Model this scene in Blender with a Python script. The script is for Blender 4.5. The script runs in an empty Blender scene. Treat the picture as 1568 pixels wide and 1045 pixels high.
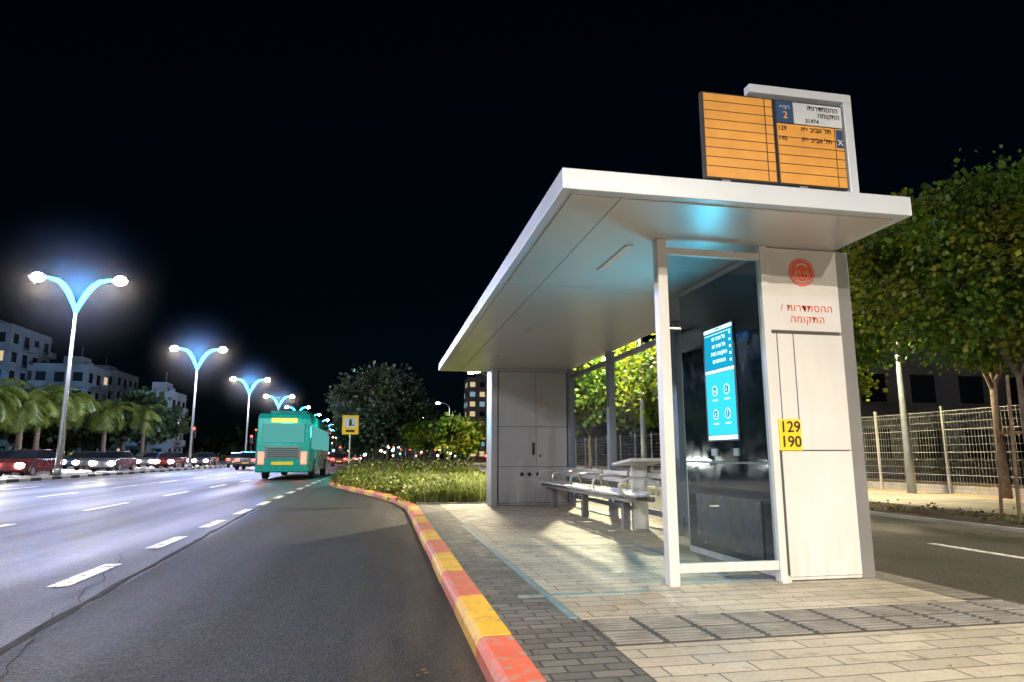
import bpy, math, random
from mathutils import Vector, Matrix
R=random.Random(7)
scene=bpy.context.scene
scene.view_settings.view_transform='Standard'; scene.view_settings.look='None'; scene.view_settings.exposure=0
COL=scene.collection
# ------------------------------------------------------------------ materials
def newmat(n):
    m=bpy.data.materials.new(n); m.use_nodes=True; nt=m.node_tree; nt.nodes.clear()
    o=nt.nodes.new('ShaderNodeOutputMaterial'); return m,nt,o
def N(nt,t,**k):
    n=nt.nodes.new(t)
    for a,b in k.items(): setattr(n,a,b)
    return n
def c4(c): return (c[0],c[1],c[2],1)
def mixc(nt,fac,a,b,blend='MIX'):
    n=N(nt,'ShaderNodeMix',data_type='RGBA',blend_type=blend)
    for i,v in ((0,fac),(6,a),(7,b)):
        if hasattr(v,'links') or isinstance(v,bpy.types.NodeSocket): nt.links.new(v,n.inputs[i])
        else: n.inputs[i].default_value=v if i==0 else c4(v)
    return n.outputs[2]
def pos(nt,scale=(1,1,1)):
    g=N(nt,'ShaderNodeNewGeometry'); mp=N(nt,'ShaderNodeMapping'); mp.inputs['Scale'].default_value=scale
    nt.links.new(g.outputs['Position'],mp.inputs['Vector']); return mp.outputs[0]
def noise(nt,s,d=3,vec=None):
    n=N(nt,'ShaderNodeTexNoise'); n.inputs['Scale'].default_value=s; n.inputs['Detail'].default_value=d
    nt.links.new(vec if vec else pos(nt),n.inputs['Vector']); return n.outputs[0]
def maprange(nt,fac,a,b,c,d):
    n=N(nt,'ShaderNodeMapRange')
    for i,v in enumerate((a,b,c,d)): n.inputs[i+1].default_value=v
    nt.links.new(fac,n.inputs[0]); return n.outputs[0]
def ramp(nt,fac,a,b): return maprange(nt,fac,a,b,0,1)
def math_(nt,op,a,b=0):
    n=N(nt,'ShaderNodeMath',operation=op)
    for i,v in enumerate((a,b)):
        if isinstance(v,bpy.types.NodeSocket): nt.links.new(v,n.inputs[i])
        else: n.inputs[i].default_value=v
    return n.outputs[0]
def principled(nt,o,col,rough,metal=0,bump=None,bs=.3,bd=.01):
    p=N(nt,'ShaderNodeBsdfPrincipled')
    if isinstance(col,bpy.types.NodeSocket): nt.links.new(col,p.inputs['Base Color'])
    else: p.inputs['Base Color'].default_value=c4(col)
    if isinstance(rough,bpy.types.NodeSocket): nt.links.new(rough,p.inputs['Roughness'])
    else: p.inputs['Roughness'].default_value=rough
    p.inputs['Metallic'].default_value=metal
    if bump is not None:
        b=N(nt,'ShaderNodeBump'); b.inputs['Strength'].default_value=bs; b.inputs['Distance'].default_value=bd
        nt.links.new(bump,b.inputs['Height']); nt.links.new(b.outputs[0],p.inputs['Normal'])
    nt.links.new(p.outputs[0],o.inputs[0]); return p
def M(name,col,rough=.5,metal=0,var=.12,vs=3.0,bump=0,fine=60,grime=0):
    m,nt,o=newmat(name)
    f=ramp(nt,noise(nt,vs,5),.3,.7)
    c=mixc(nt,f,[x*(1-var) for x in col],[min(1,x*(1+var)) for x in col])
    if grime:
        g=N(nt,'ShaderNodeNewGeometry'); s=N(nt,'ShaderNodeSeparateXYZ'); nt.links.new(g.outputs['Position'],s.inputs[0])
        low=maprange(nt,s.outputs[2],.0,.4,1,.1); st=ramp(nt,noise(nt,1,5,pos(nt,(14,14,1.2))),.42,.7)
        c=mixc(nt,math_(nt,'MULTIPLY',math_(nt,'MULTIPLY',low,st),grime),c,[col[0]*.42,col[1]*.38,col[2]*.32])
    r=maprange(nt,noise(nt,vs*2.3,4),.3,.7,max(.02,rough-.05),min(1,rough+.07))
    principled(nt,o,c,r,metal,noise(nt,fine,3) if bump else None,bump)
    return m
def E(name,col,s,var=0):
    m,nt,o=newmat(name); e=N(nt,'ShaderNodeEmission'); e.inputs[0].default_value=c4(col); e.inputs[1].default_value=s
    nt.links.new(e.outputs[0],o.inputs[0]); return m
def brick(name,c1,c2,mortar,bw,rh,ms,rough=.6,bump=.4,stain=.25):
    m,nt,o=newmat(name); b=N(nt,'ShaderNodeTexBrick'); b.offset=.5
    nt.links.new(pos(nt),b.inputs['Vector'])
    for k,v in (('Scale',1),('Mortar Size',ms),('Mortar Smooth',.2),('Bias',0),('Brick Width',bw),('Row Height',rh)): b.inputs[k].default_value=v
    b.inputs['Color1'].default_value=c4(c1); b.inputs['Color2'].default_value=c4(c2); b.inputs['Mortar'].default_value=c4(mortar)
    f=ramp(nt,noise(nt,.9,8),.35,.7)
    c=mixc(nt,f,b.outputs[0],mixc(nt,1.0,b.outputs[0],[1-stain]*3,'MULTIPLY'))
    f2=ramp(nt,noise(nt,45,3),.3,.75)
    c=mixc(nt,f2,mixc(nt,1.0,c,[.78]*3,'MULTIPLY'),c)
    f3=ramp(nt,noise(nt,7,6),.58,.72)
    c=mixc(nt,f3,c,mixc(nt,1.0,c,[.66,.64,.58],'MULTIPLY'))
    inv=math_(nt,'SUBTRACT',1,b.outputs[1])
    ad=math_(nt,'ADD',math_(nt,'MULTIPLY',noise(nt,80,3),.35),inv)
    principled(nt,o,c,maprange(nt,noise(nt,5,4),.3,.7,rough-.1,rough+.15),0,ad,bump,.006); return m
def asphalt(name,col,rough=.5,dust=None,spec=.5):
    m,nt,o=newmat(name)
    sp=ramp(nt,noise(nt,48,4),.4,.66)
    big=ramp(nt,noise(nt,.5,6,pos(nt,(1,.18,1))),.35,.7)
    mid=ramp(nt,noise(nt,3,6),.4,.7)
    c=mixc(nt,sp,[x*.3 for x in col],[x*2.6 for x in col])
    c=mixc(nt,big,mixc(nt,1.0,c,[.6]*3,'MULTIPLY'),c)
    c=mixc(nt,mid,mixc(nt,1.0,c,[.75]*3,'MULTIPLY'),c)
    if dust:
        g=N(nt,'ShaderNodeNewGeometry'); s=N(nt,'ShaderNodeSeparateXYZ'); nt.links.new(g.outputs['Position'],s.inputs[0])
        fx=maprange(nt,s.outputs[0],-.5,.5,0,1); fn=ramp(nt,noise(nt,2.2,7,pos(nt,(2,.2,1))),.36,.66)
        c=mixc(nt,math_(nt,'MULTIPLY',math_(nt,'MULTIPLY',fx,fn),.6),c,dust)
        wv=math_(nt,'MULTIPLY',maprange(nt,math_(nt,'ABSOLUTE',math_(nt,'ADD',s.outputs[0],.95),0),.0,.4,1,0),ramp(nt,noise(nt,1.2,6,pos(nt,(2,.2,1))),.35,.65))
        c=mixc(nt,math_(nt,'MULTIPLY',wv,.55),c,mixc(nt,1.0,c,[.35]*3,'MULTIPLY'))
    r=maprange(nt,noise(nt,.6,5,pos(nt,(1.4,.1,1))),.35,.65,rough-.07,rough+.12)
    p=principled(nt,o,c,r,0,noise(nt,60,4),1.0,.012); p.inputs['Specular IOR Level'].default_value=spec; return m
def leafmat(name,a,b,trans=.35):
    m,nt,o=newmat(name); g=N(nt,'ShaderNodeNewGeometry')
    c=mixc(nt,g.outputs['Random Per Island'],a,b)
    c=mixc(nt,ramp(nt,noise(nt,1.1,3),.35,.65),mixc(nt,1.0,c,[.5,.55,.5],'MULTIPLY'),c)
    p=N(nt,'ShaderNodeBsdfPrincipled'); nt.links.new(c,p.inputs[0]); p.inputs['Roughness'].default_value=.5
    t=N(nt,'ShaderNodeBsdfTranslucent'); nt.links.new(c,t.inputs[0])
    mx=N(nt,'ShaderNodeMixShader'); mx.inputs[0].default_value=trans
    nt.links.new(p.outputs[0],mx.inputs[1]); nt.links.new(t.outputs[0],mx.inputs[2]); nt.links.new(mx.outputs[0],o.inputs[0]); return m
def glass(name,tint,ior=1.5,rough=.02):
    m,nt,o=newmat(name); t=N(nt,'ShaderNodeBsdfTransparent'); t.inputs[0].default_value=c4(tint)
    g=N(nt,'ShaderNodeBsdfGlossy'); g.inputs['Roughness'].default_value=rough
    f=N(nt,'ShaderNodeFresnel'); ge=N(nt,'ShaderNodeNewGeometry'); nt.links.new(maprange(nt,ge.outputs['Backfacing'],0,1,ior,1/ior),f.inputs[0])
    mx=N(nt,'ShaderNodeMixShader'); nt.links.new(f.outputs[0],mx.inputs[0]); nt.links.new(t.outputs[0],mx.inputs[1]); nt.links.new(g.outputs[0],mx.inputs[2])
    nt.links.new(mx.outputs[0],o.inputs[0]); return m
def wornpaint(name,col,under,amt=.5,rough=.5):
    m,nt,o=newmat(name)
    f=ramp(nt,noise(nt,14,8),amt-.06,amt+.1)
    c=mixc(nt,f,col,under)
    c=mixc(nt,ramp(nt,noise(nt,3,5),.3,.7),mixc(nt,1.0,c,[.75]*3,'MULTIPLY'),c)
    principled(nt,o,c,rough,0,noise(nt,70,3),.3); return m

mAsph=asphalt('asphalt',(.034,.031,.037),.52,None,.5)
mAsph2=asphalt('asphalt_bay',(.021,.019,.018),.62,(.09,.072,.055),.32)
mBike=asphalt('asphalt_path',(.045,.04,.035),.6)
mLane=wornpaint('lane_paint',(.8,.8,.8),(.12,.12,.12),.56)
mTar=M('tar_joint',(.008,.008,.008),.9,0,.3)
mKY=wornpaint('kerb_yellow',(.84,.47,.03),(.4,.32,.2),.6)
mKR=wornpaint('kerb_red',(.7,.14,.08),(.42,.3,.25),.58)
mKB=wornpaint('kerb_black',(.03,.03,.03),(.3,.3,.3),.7)
mKW=wornpaint('kerb_white',(.75,.75,.75),(.3,.3,.3),.7)
mConc=M('concrete',(.3,.29,.27),.8,0,.2,2,.3)
mCob=brick('cobble_grey',(.12,.115,.108),(.2,.19,.18),(.04,.04,.036),.2,.1,.007,.55,.7,.35)
mLight=brick('paving_light',(.54,.49,.4),(.42,.38,.31),(.16,.14,.12),.45,.145,.006,.55,.45,.32)
mMid=brick('paving_mid',(.25,.235,.215),(.17,.16,.145),(.06,.055,.05),.3,.1,.007,.6,.6,.3)
mTact=M('tactile_stone',(.17,.165,.16),.6,0,.3,5,.3)
mTactB=M('tactile_base',(.055,.052,.048),.7,0,.25,5,.3)
mBlueS=wornpaint('blue_shadow_tint',(.13,.24,.3),(.27,.28,.26),.53)  # colour of the blue-filled shadow lines painted on the paving
mSoil=M('soil',(.07,.05,.035),.95,0,.4,6,.8,25)
mOchre=M('ochre_soil',(.42,.26,.12),.95,0,.3,3,.6,25)
mGround=M('ground',(.05,.048,.042),.9,0,.3,.2,.3,10)
mMedian=M('median_ground',(.09,.085,.06),.9,0,.4,1,.6,20)
mWhite=M('white_coated_metal',(.58,.58,.58),.36,0,.05,2,grime=.45)
mFascia=M('fascia_metal',(.54,.6,.68),.36,.1,.04,2)
mGreyP=M('grey_coated_metal',(.2,.2,.21),.4,.2,.06,2)
mCab=M('cabinet_grey',(.5,.51,.52),.36,.1,.05,2,grime=.45)
mSoff=M('soffit_metal',(.56,.55,.53),.33,.3,.03,.7)
mSeam=M('seam_dark',(.06,.06,.06),.7)
mAlu=M('aluminium',(.66,.67,.69),.33,.6,.05)
mCol=M('column_blue_grey',(.24,.28,.35),.38,.3,.05)
mDarkG=M('dark_glass_panel',(.01,.018,.022),.05,0,.1)
mBlack=M('black_plastic',(.02,.02,.02),.4)
mRed=M('sign_red',(.62,.06,.025),.45)
mRedO=M('emblem_red',(.72,.1,.03),.45)
mYel=M('plate_yellow',(.9,.55,.02),.45,0,.04)
mOr=M('sign_orange',(.68,.32,.06),.45,0,.1,4)
mBlueSg=M('sign_blue',(.015,.06,.17),.45)
mSgW=M('sign_white',(.55,.6,.66),.45)
mGl=glass('tinted_glass',(.5,.6,.62),1.6)
mGlB=glass('rear_glass',(.8,.87,.84),1.45)
mBark=M('bark',(.13,.1,.075),.9,0,.35,9,.8,30)
mWood=M('stake_wood',(.2,.14,.09),.85,0,.3,9,.5)
mLeaf=leafmat('leaf_green',(.045,.13,.012),(.18,.28,.022),.4)
mLeafY=leafmat('leaf_yellow_green',(.13,.19,.013),(.35,.36,.025),.45)
mLeafD=leafmat('leaf_dark',(.025,.065,.026),(.08,.125,.045),.2)
mOlive=leafmat('leaf_olive',(.06,.08,.055),(.15,.17,.12),.2)
mPalm=leafmat('palm_leaf',(.1,.18,.03),(.3,.36,.08),.3)
mGrass=leafmat('grass_blade',(.16,.22,.04),(.45,.48,.15),.35)
mShrub=leafmat('shrub_leaf',(.06,.1,.015),(.22,.26,.04),.3)
mRust=leafmat('rust_leaf',(.13,.07,.03),(.24,.13,.05),.3)
mPole=M('lamp_pole_metal',(.28,.3,.32),.4,.5)
mNeon=E('neon_cyan',(.03,.36,1),18)
mHead=E('lamp_white_warm',(1,.86,.66),90)
mHeadR=E('lamp_white',(1,.9,.72),45)
mWheel=M('tyre',(.015,.015,.015),.8)
mRim=M('rim',(.4,.4,.42),.35,.8)
mCarG=M('car_window',(.01,.012,.015),.08)
mTail=E('tail_light',(1,.03,.02),22)
mHeadl=E('head_light',(1,.93,.82),200)
mGalv=M('galvanised',(.5,.5,.48),.45,.4)
mWire=M('fence_wire',(.42,.42,.4),.5,.3)

# ------------------------------------------------------------------ mesh builder
def group(name,loc=(0,0,0),rz=0):
    e=bpy.data.objects.new(name,None); e.location=loc; e.rotation_euler=(0,0,rz); e.empty_display_size=.2; COL.objects.link(e); return e
class MB:
    def __init__(s): s.v=[];s.f=[];s.m=[]
    def face(s,pts,m=0):
        n=len(s.v); s.v+= [tuple(p) for p in pts]; s.f.append(tuple(range(n,n+len(pts)))); s.m.append(m)
    def box(s,x0,x1,y0,y1,z0,z1,m=0):
        n=len(s.v); s.v+=[(x0,y0,z0),(x1,y0,z0),(x1,y1,z0),(x0,y1,z0),(x0,y0,z1),(x1,y0,z1),(x1,y1,z1),(x0,y1,z1)]
        for q in ((0,3,2,1),(4,5,6,7),(0,1,5,4),(1,2,6,5),(2,3,7,6),(3,0,4,7)):
            s.f.append(tuple(n+i for i in q)); s.m.append(m)
    def tube(s,pts,rad,m=0,seg=8,cap=True):
        pts=[Vector(p) for p in pts]; n0=len(s.v); k=len(pts)
        if not isinstance(rad,(list,tuple)): rad=[rad]*k
        for i,p in enumerate(pts):
            d=(pts[min(i+1,k-1)]-pts[max(i-1,0)]).normalized()
            a=d.cross(Vector((0,1,0))) if abs(d.y)<.9 else d.cross(Vector((1,0,0)))
            a.normalize(); b=d.cross(a)
            for j in range(seg):
                t=2*math.pi*j/seg; s.v.append(tuple(p+(a*math.cos(t)+b*math.sin(t))*rad[i]))
        for i in range(k-1):
            for j in range(seg):
                q=n0+i*seg; s.f.append((q+j,q+(j+1)%seg,q+seg+(j+1)%seg,q+seg+j)); s.m.append(m)
        if cap:
            s.f.append(tuple(n0+j for j in range(seg))[::-1]); s.m.append(m)
            s.f.append(tuple(n0+(k-1)*seg+j for j in range(seg))); s.m.append(m)
    def ell(s,c,rx,ry,rz,m=0,seg=14,rings=8):
        n0=len(s.v)
        for i in range(1,rings):
            t=math.pi*i/rings
            for j in range(seg):
                a=2*math.pi*j/seg; s.v.append((c[0]+rx*math.sin(t)*math.cos(a),c[1]+ry*math.sin(t)*math.sin(a),c[2]+rz*math.cos(t)))
        s.v.append((c[0],c[1],c[2]+rz)); s.v.append((c[0],c[1],c[2]-rz)); T=len(s.v)-2
        for i in range(rings-2):
            for j in range(seg):
                q=n0+i*seg; s.f.append((q+j,q+seg+j,q+seg+(j+1)%seg,q+(j+1)%seg)); s.m.append(m)
        for j in range(seg):
            s.f.append((T,n0+j,n0+(j+1)%seg)); s.m.append(m); q=n0+(rings-2)*seg; s.f.append((T+1,q+(j+1)%seg,q+j)); s.m.append(m)
    def prism(s,prof,m=0):   # prof: (y,z,halfwidth)
        n=len(s.v); k=len(prof)
        for y,z,h in prof: s.v.append((-h,y,z))
        for y,z,h in prof: s.v.append((h,y,z))
        s.f.append(tuple(range(n,n+k))); s.m.append(m)
        s.f.append(tuple(range(n+k,n+2*k))[::-1]); s.m.append(m)
        for i in range(k):
            j=(i+1)%k; s.f.append((n+i,n+k+i,n+k+j,n+j)); s.m.append(m)
    def disc(s,c,r,axis,m=0,seg=32,depth=.004):
        c=Vector(c); ax={'x':Vector((1,0,0)),'y':Vector((0,1,0)),'z':Vector((0,0,1))}[axis]
        s.tube([c-ax*depth/2,c+ax*depth/2],r,m,seg)
    def build(s,name,mats,parent=None,smooth=False,bevel=0):
        me=bpy.data.meshes.new(name); me.from_pydata(s.v,[],s.f)
        for mt in mats: me.materials.append(mt)
        me.polygons.foreach_set('material_index',s.m)
        if smooth: me.polygons.foreach_set('use_smooth',[True]*len(s.f))
        me.update(); o=bpy.data.objects.new(name,me); COL.objects.link(o)
        if parent: o.parent=parent
        if bevel:
            b=o.modifiers.new('bevel','BEVEL'); b.width=bevel; b.segments=2; b.limit_method='ANGLE'
        return o
def one(name,fn,mats,parent=None,**k):
    b=MB(); fn(b); return b.build(name,mats,parent,**k)
def sheet(name,x0,x1,y0,y1,z,mat):
    b=MB(); b.face([(x0,y0,z),(x1,y0,z),(x1,y1,z),(x0,y1,z)]); return b.build(name,[mat])
def slab(name,x0,x1,y0,y1,z0,z1,mat,parent=None):
    b=MB(); b.box(x0,x1,y0,y1,z0,z1); return b.build(name,[mat],parent)
def text(name,body,loc,size,mat,parent=None,rz=0,align='CENTER',ext=.001,bold=0,sp=1.0):
    c=bpy.data.curves.new(name,'FONT'); c.body=body; c.size=size; c.align_x=align; c.align_y='CENTER'; c.extrude=ext; c.offset=bold; c.space_character=sp
    c.materials.append(mat); o=bpy.data.objects.new(name,c); o.location=loc; o.rotation_euler=(math.radians(90),0,rz); COL.objects.link(o)
    if parent: o.parent=parent
    return o
def light(name,kind,loc,power,col,parent=None,size=.15,target=None,angle=150,blend=.6):
    l=bpy.data.lights.new(name,kind); l.energy=power; l.color=col
    l.shadow_soft_size=size
    if kind=='SPOT': l.spot_size=math.radians(angle); l.spot_blend=blend
    o=bpy.data.objects.new(name,l); o.location=loc; COL.objects.link(o)
    if target: o.rotation_euler=(Vector(target)-Vector(loc)).to_track_quat('-Z','Y').to_euler()
    if parent: o.parent=parent
    return o

# ------------------------------------------------------------------ camera + world
cam=bpy.data.cameras.new('camera'); cam.sensor_width=36; cam.lens=23.2; cam.clip_end=3000; cam.clip_start=.05
co=bpy.data.objects.new('camera',cam); co.location=(0,0,1.0); co.rotation_euler=(math.radians(99.885),0,math.radians(-11.09)); COL.objects.link(co); scene.camera=co
w=bpy.data.worlds.new('World'); scene.world=w; w.use_nodes=True; nt=w.node_tree; nt.nodes.clear()
sk=N(nt,'ShaderNodeTexSky',sky_type='NISHITA'); sk.sun_disc=False; sk.sun_elevation=math.radians(9); sk.sun_rotation=math.radians(200)
tint=mixc(nt,1.0,sk.outputs[0],(.08,.5,1.0),'MULTIPLY')
bg=N(nt,'ShaderNodeBackground'); bg.inputs[1].default_value=.0009; wo=N(nt,'ShaderNodeOutputWorld')
nt.links.new(tint,bg.inputs[0]); nt.links.new(bg.outputs[0],wo.inputs[0])
sun=bpy.data.lights.new('moon','SUN'); sun.energy=.01; sun.angle=math.radians(.5); sun.color=(.8,.88,1)
so=bpy.data.objects.new('moon',sun); so.rotation_euler=(math.radians(50),0,math.radians(-30)); COL.objects.link(so)

# ------------------------------------------------------------------ ground, road
sheet('ground',-900,900,-300,1500,-.16,mGround)
sheet('road',-15.5,.9,-60,600,-.12,mAsph)
sheet('oncoming_road',-28,-17.5,-60,600,-.12,mAsph)
b=MB(); b.face([(-2.0,-20,-.116),(.7,-20,-.116),(.7,14.5,-.116),(-.2,20,-.116),(-1.6,25,-.116),(-2.0,27,-.116),(-2.75,21,-.116),(-2.1,4.5,-.116)]); b.build('bus_bay_surface',[mAsph2])
b=MB()
pts=[(-2.0,-6),(-2.08,1),(-2.12,4.5),(-2.3,8),(-2.5,12.5),(-2.68,18),(-2.72,21),(-2.5,24),(-2.2,27.5)]
J=[]
for (x0,y0),(x1,y1) in zip(pts,pts[1:]):
    n=max(1,int((y1-y0)/.35))
    for k in range(n): J.append((x0+(x1-x0)*k/n+R.gauss(0,.008),y0+(y1-y0)*k/n,R.uniform(.012,.04)))
for a,c in zip(J,J[1:]): b.face([(a[0]-a[2],a[1],-.112),(a[0]+a[2],a[1],-.112),(c[0]+c[2],c[1],-.112),(c[0]-c[2],c[1],-.112)])
x,y=-1.7,3.0
while y<9:
    nx,ny=x-R.uniform(-.04,.09),y+R.uniform(.1,.25); b.face([(x-.004,y,-.112),(x+.005,y,-.112),(nx+.005,ny,-.112),(nx-.004,ny,-.112)]); x,y=nx,ny
b.build('road_joint',[mTar])
b=MB()
for i in range(300):
    yy=R.uniform(1.5,22); xx=R.choice((R.uniform(.2,.55),R.uniform(-2,.5))); a=R.uniform(0,6.28); s=R.uniform(.008,.024)
    if yy>15: xx-=.8*(yy-15)*.12
    c,s_=math.cos(a),math.sin(a); b.face([(xx+c*s,yy+s_*s,-.11),(xx-s_*s*.5,yy+c*s*.5,-.106),(xx-c*s,yy-s_*s,-.111),(xx+s_*s*.5,yy-c*s*.5,-.108)])
for i in range(240):
    yy=R.uniform(1.5,13); xx=R.uniform(.8,4.3); a=R.uniform(0,6.28); s=R.uniform(.006,.018)
    c,s_=math.cos(a),math.sin(a); b.face([(xx+c*s,yy+s_*s,.014),(xx-s_*s*.5,yy+c*s*.5,.017),(xx-c*s,yy-s_*s,.013),(xx+s_*s*.5,yy-c*s*.5,.016)])
b.build('fallen_leaves',[M('dry_leaf',(.12,.08,.03),.8)])
b=MB()
y=-8.08
while y<150:
    b.face([(-2.79,y,-.111),(-2.62,y,-.111),(-2.62,y+1.25,-.111),(-2.79,y+1.25,-.111)]); y+=2.45
for X,p,l in ((-5.97,5.2,2.4),(-9.2,5.2,2.4),(-12.4,5.2,2.4)):
    y=-11.3+R.random()
    while y<160:
        b.face([(X-.07,y,-.111),(X+.07,y,-.111),(X+.07,y+l,-.111),(X-.07,y+l,-.111)]); y+=p
for X in (-21,-24.5):
    y=-10
    while y<160:
        b.face([(X-.07,y,-.111),(X+.07,y,-.111),(X+.07,y+2.4,-.111),(X-.07,y+2.4,-.111)]); y+=5.2
b.face([(-15.2,-30,-.111),(-15.08,-30,-.111),(-15.08,400,-.111),(-15.2,400,-.111)])
b.build('lane_markings',[mLane])
slab('median',-17.35,-15.65,-60,500,-.3,-.01,mMedian)
b=MB(); i=0; y=-30
while y<180:
    for x0,x1 in ((-15.65,-15.45),(-17.55,-17.35)): b.box(x0,x1,y+.01,y+.99,-.3,.02,i%2)
    y+=1; i+=1
b.build('median_kerb',[mKB,mKW])
slab('far_pavement',-33,-28,-60,500,-.3,.0,mConc)
PATH=[(.66,-15),(.66,14.3),(.6,15.4),(.42,16.7),(.12,18.5),(-.4,20.6),(-1.0,23),(-1.55,25.4),(-1.9,28),(-2.02,31),(-2.05,36),(-2.05,140)]
P=[]; 
for (x0,y0),(x1,y1) in zip(PATH,PATH[1:]):
    L=math.hypot(x1-x0,y1-y0); n=max(1,int(L/.1))
    for k in range(n): P.append((x0+(x1-x0)*k/n,y0+(y1-y0)*k/n))
b=MB(); idx=list(range(2,len(P)-1,11))
for q,(i0,i1) in enumerate(zip(idx,idx[1:])):
    p=Vector(P[i0]); r=Vector(P[i1]); d=(r-p).normalized(); nrm=Vector((d.y,-d.x)); p2=p+d*.006+nrm*R.gauss(0,.003); r2=r-d*.006+nrm*R.gauss(0,.003); dz=R.gauss(0,.002)
    sec=[(-.1,-.25),(-.1,-.045),(-.088,-.012),(-.06,.004),(.1,.006),(.1,-.25)]
    n=len(b.v)
    for e in (p2,r2):
        for o_,z in sec: b.v.append((e.x+nrm.x*o_,e.y+nrm.y*o_,z+dz))
    k=len(sec); mm=(q+1)%2
    for a in range(k):
        c=(a+1)%k; b.f.append((n+a,n+k+a,n+k+c,n+c)); b.m.append(mm)
    b.f.append(tuple(range(n,n+k))); b.m.append(mm); b.f.append(tuple(range(n+k,n+2*k))[::-1]); b.m.append(mm)
b.build('kerb',[mKY,mKR])
slab('pavement',.76,4.35,-15,14.3,-.3,0,mCob)
sheet('pavement_light',1.25,4.05,4.14,14.25,.004,mLight)
sheet('pavement_light_front',1.25,4.3,-10,3.55,.004,mLight)
sheet('pavement_mid',4.06,4.32,4.2,14.2,.004,mMid)
b=MB(); b.box(1.25,4.32,3.56,4.13,-.01,.004,1)
for i in range(10):
    for j in range(2):
        x=1.26+i*.305; y=3.57+j*.285
        for k in range(5): b.box(x+.015,x+.28,y+.016+k*.053,y+.042+k*.053,.0041,.012,0)
b.build('tactile_paving',[mTact,mTactB])
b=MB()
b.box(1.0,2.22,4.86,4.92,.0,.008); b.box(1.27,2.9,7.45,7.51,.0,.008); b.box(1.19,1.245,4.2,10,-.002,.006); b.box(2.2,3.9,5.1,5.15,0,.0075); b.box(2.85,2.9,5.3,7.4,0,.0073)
b.build('painted_shadow_strips',[mBlueS])  # thin strips coloured to stand for blue shadow lines on the ground
slab('cycle_path',4.36,8.5,-15,160,-.3,-.02,mBike)
b=MB(); y=-7.6
while y<60: b.face([(6.36,y,-.016),(6.47,y,-.016),(6.47,y+1.6,-.016),(6.36,y+1.6,-.016)]); y+=3.25
b.build('cycle_path_marking',[mLane])
slab('verge_soil',8.62,10.6,-15,160,-.3,.0,mSoil)
slab('verge_kerb',8.5,8.62,-15,160,-.3,.03,mConc)
slab('footway',10.6,14.2,-15,160,-.3,.02,mLight)
slab('fence_strip_soil',14.2,22,-15,160,-.3,.01,mOchre)
b=MB(); off=[]
for i in range(0,len(P)-1):
    if P[i][1]<14.3 or i%5: continue
    off.append((P[i][0]+.1,P[i][1]))
poly=[(.76,14.31)]+off+[(-1.95,139),(4.35,139),(4.35,14.31)]
b.face([(x,y,-.02) for x,y in poly]); b.build('planting_bed_soil',[mSoil])
def kx(y):
    for (x0,y0),(x1,y1) in zip(PATH,PATH[1:]):
        if y0<=y<=y1: return x0+(x1-x0)*(y-y0)/(y1-y0)+.12
    return .7
slab('bed_edging',.76,4.35,14.3,14.42,-.1,.03,mConc)

# ------------------------------------------------------------------ vegetation
def leaf(b,c,s,m=0,d=None,asp=.45):
    if d is None: d=Vector((R.gauss(0,1),R.gauss(0,1),R.gauss(-.1,.7)))
    d=d.normalized(); u=Vector((R.gauss(0,1),R.gauss(0,1),R.gauss(0,1))).cross(d)
    if u.length<1e-3: u=Vector((1,0,0))
    u.normalize(); c=Vector(c); w=u*s*asp
    b.face([c,c+d*s*.5+w,c+d*s,c+d*s*.5-w],m)
def tree(name,x,y,trunk_h,cz,rx,ry,rz,nc,nl,ls,mats,seed,tr=.09,cr=.5,stakes=False,lean=0,z0=0,forks=3):
    global R; R=random.Random(seed)
    g=group(name,(x,y,z0)); t=MB(); top=Vector((lean,0,trunk_h))
    t.tube([(0,0,-.1),(lean*.3+.03,.02,trunk_h*.4),(lean*.7-.02,-.02,trunk_h*.75),top],[tr*1.3,tr,tr*.85,tr*.7],0,9)
    lb=MB(); fk=[]
    for i in range(forks):
        a=2*math.pi*(i+R.random()*.6)/forks
        e=Vector((lean+math.cos(a)*rx*.45,math.sin(a)*ry*.45,cz-rz*.15+R.uniform(-.2,.3)*rz))
        mid=top.lerp(e,.5)+Vector((0,0,-.05*rz)); t.tube([top,mid,e],[tr*.62,tr*.45,tr*.28],0,7,False); fk.append((mid,e))
    for i in range(nc):
        while True:
            p=Vector((R.uniform(-1,1),R.uniform(-1,1),R.uniform(-1,1)))
            if p.length<1 and p.length>.25: break
        p=Vector((p.x*rx+lean,p.y*ry,p.z*rz+cz))
        s=R.choice(fk)[1]; mid=s.lerp(p,.5)+Vector((R.gauss(0,.1),R.gauss(0,.1),R.gauss(.05,.1)))
        t.tube([s,mid,p],[tr*.25,tr*.15,tr*.06],0,5,False)
        r=cr*R.uniform(.6,1.3); m=1 if R.random()<.35 else 0
        for j in range(int(nl*R.uniform(.6,1.3))):
            q=Vector((R.gauss(0,.5),R.gauss(0,.5),R.gauss(0,.32)))*r
            dd=Vector((q.x,q.y,q.z-.25*r)) + Vector((R.gauss(0,.3),R.gauss(0,.3),R.gauss(0,.3)))*r
            leaf(lb,p+q,ls*R.uniform(.6,1.3),m,dd)
    t.build('trunk_and_limbs',[mBark],g,smooth=True); lb.build('crown',mats,g)
    if stakes:
        s=MB()
        for dx,dy in ((-.65,-.3),(.5,.25),(-.1,.5)):
            s.tube([(dx*1.1,dy*1.1,-.1),(dx*.75,dy*.75,2.3)],[.03,.025],0,7)
        s.box(-.6,.55,-.015,.015,1.36,1.41)
        s.build('stakes',[mWood],g)
    return g
tree('street_tree',10.5,9.2,2.3,4.2,2.5,2.2,1.5,115,260,.1,[mLeaf,mLeafY],11,.06,.54,True)
tree('street_tree',11.8,7.3,2.2,4.3,1.9,1.9,1.5,85,230,.1,[mLeaf,mLeafD],12,.055,.54,True)
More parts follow.
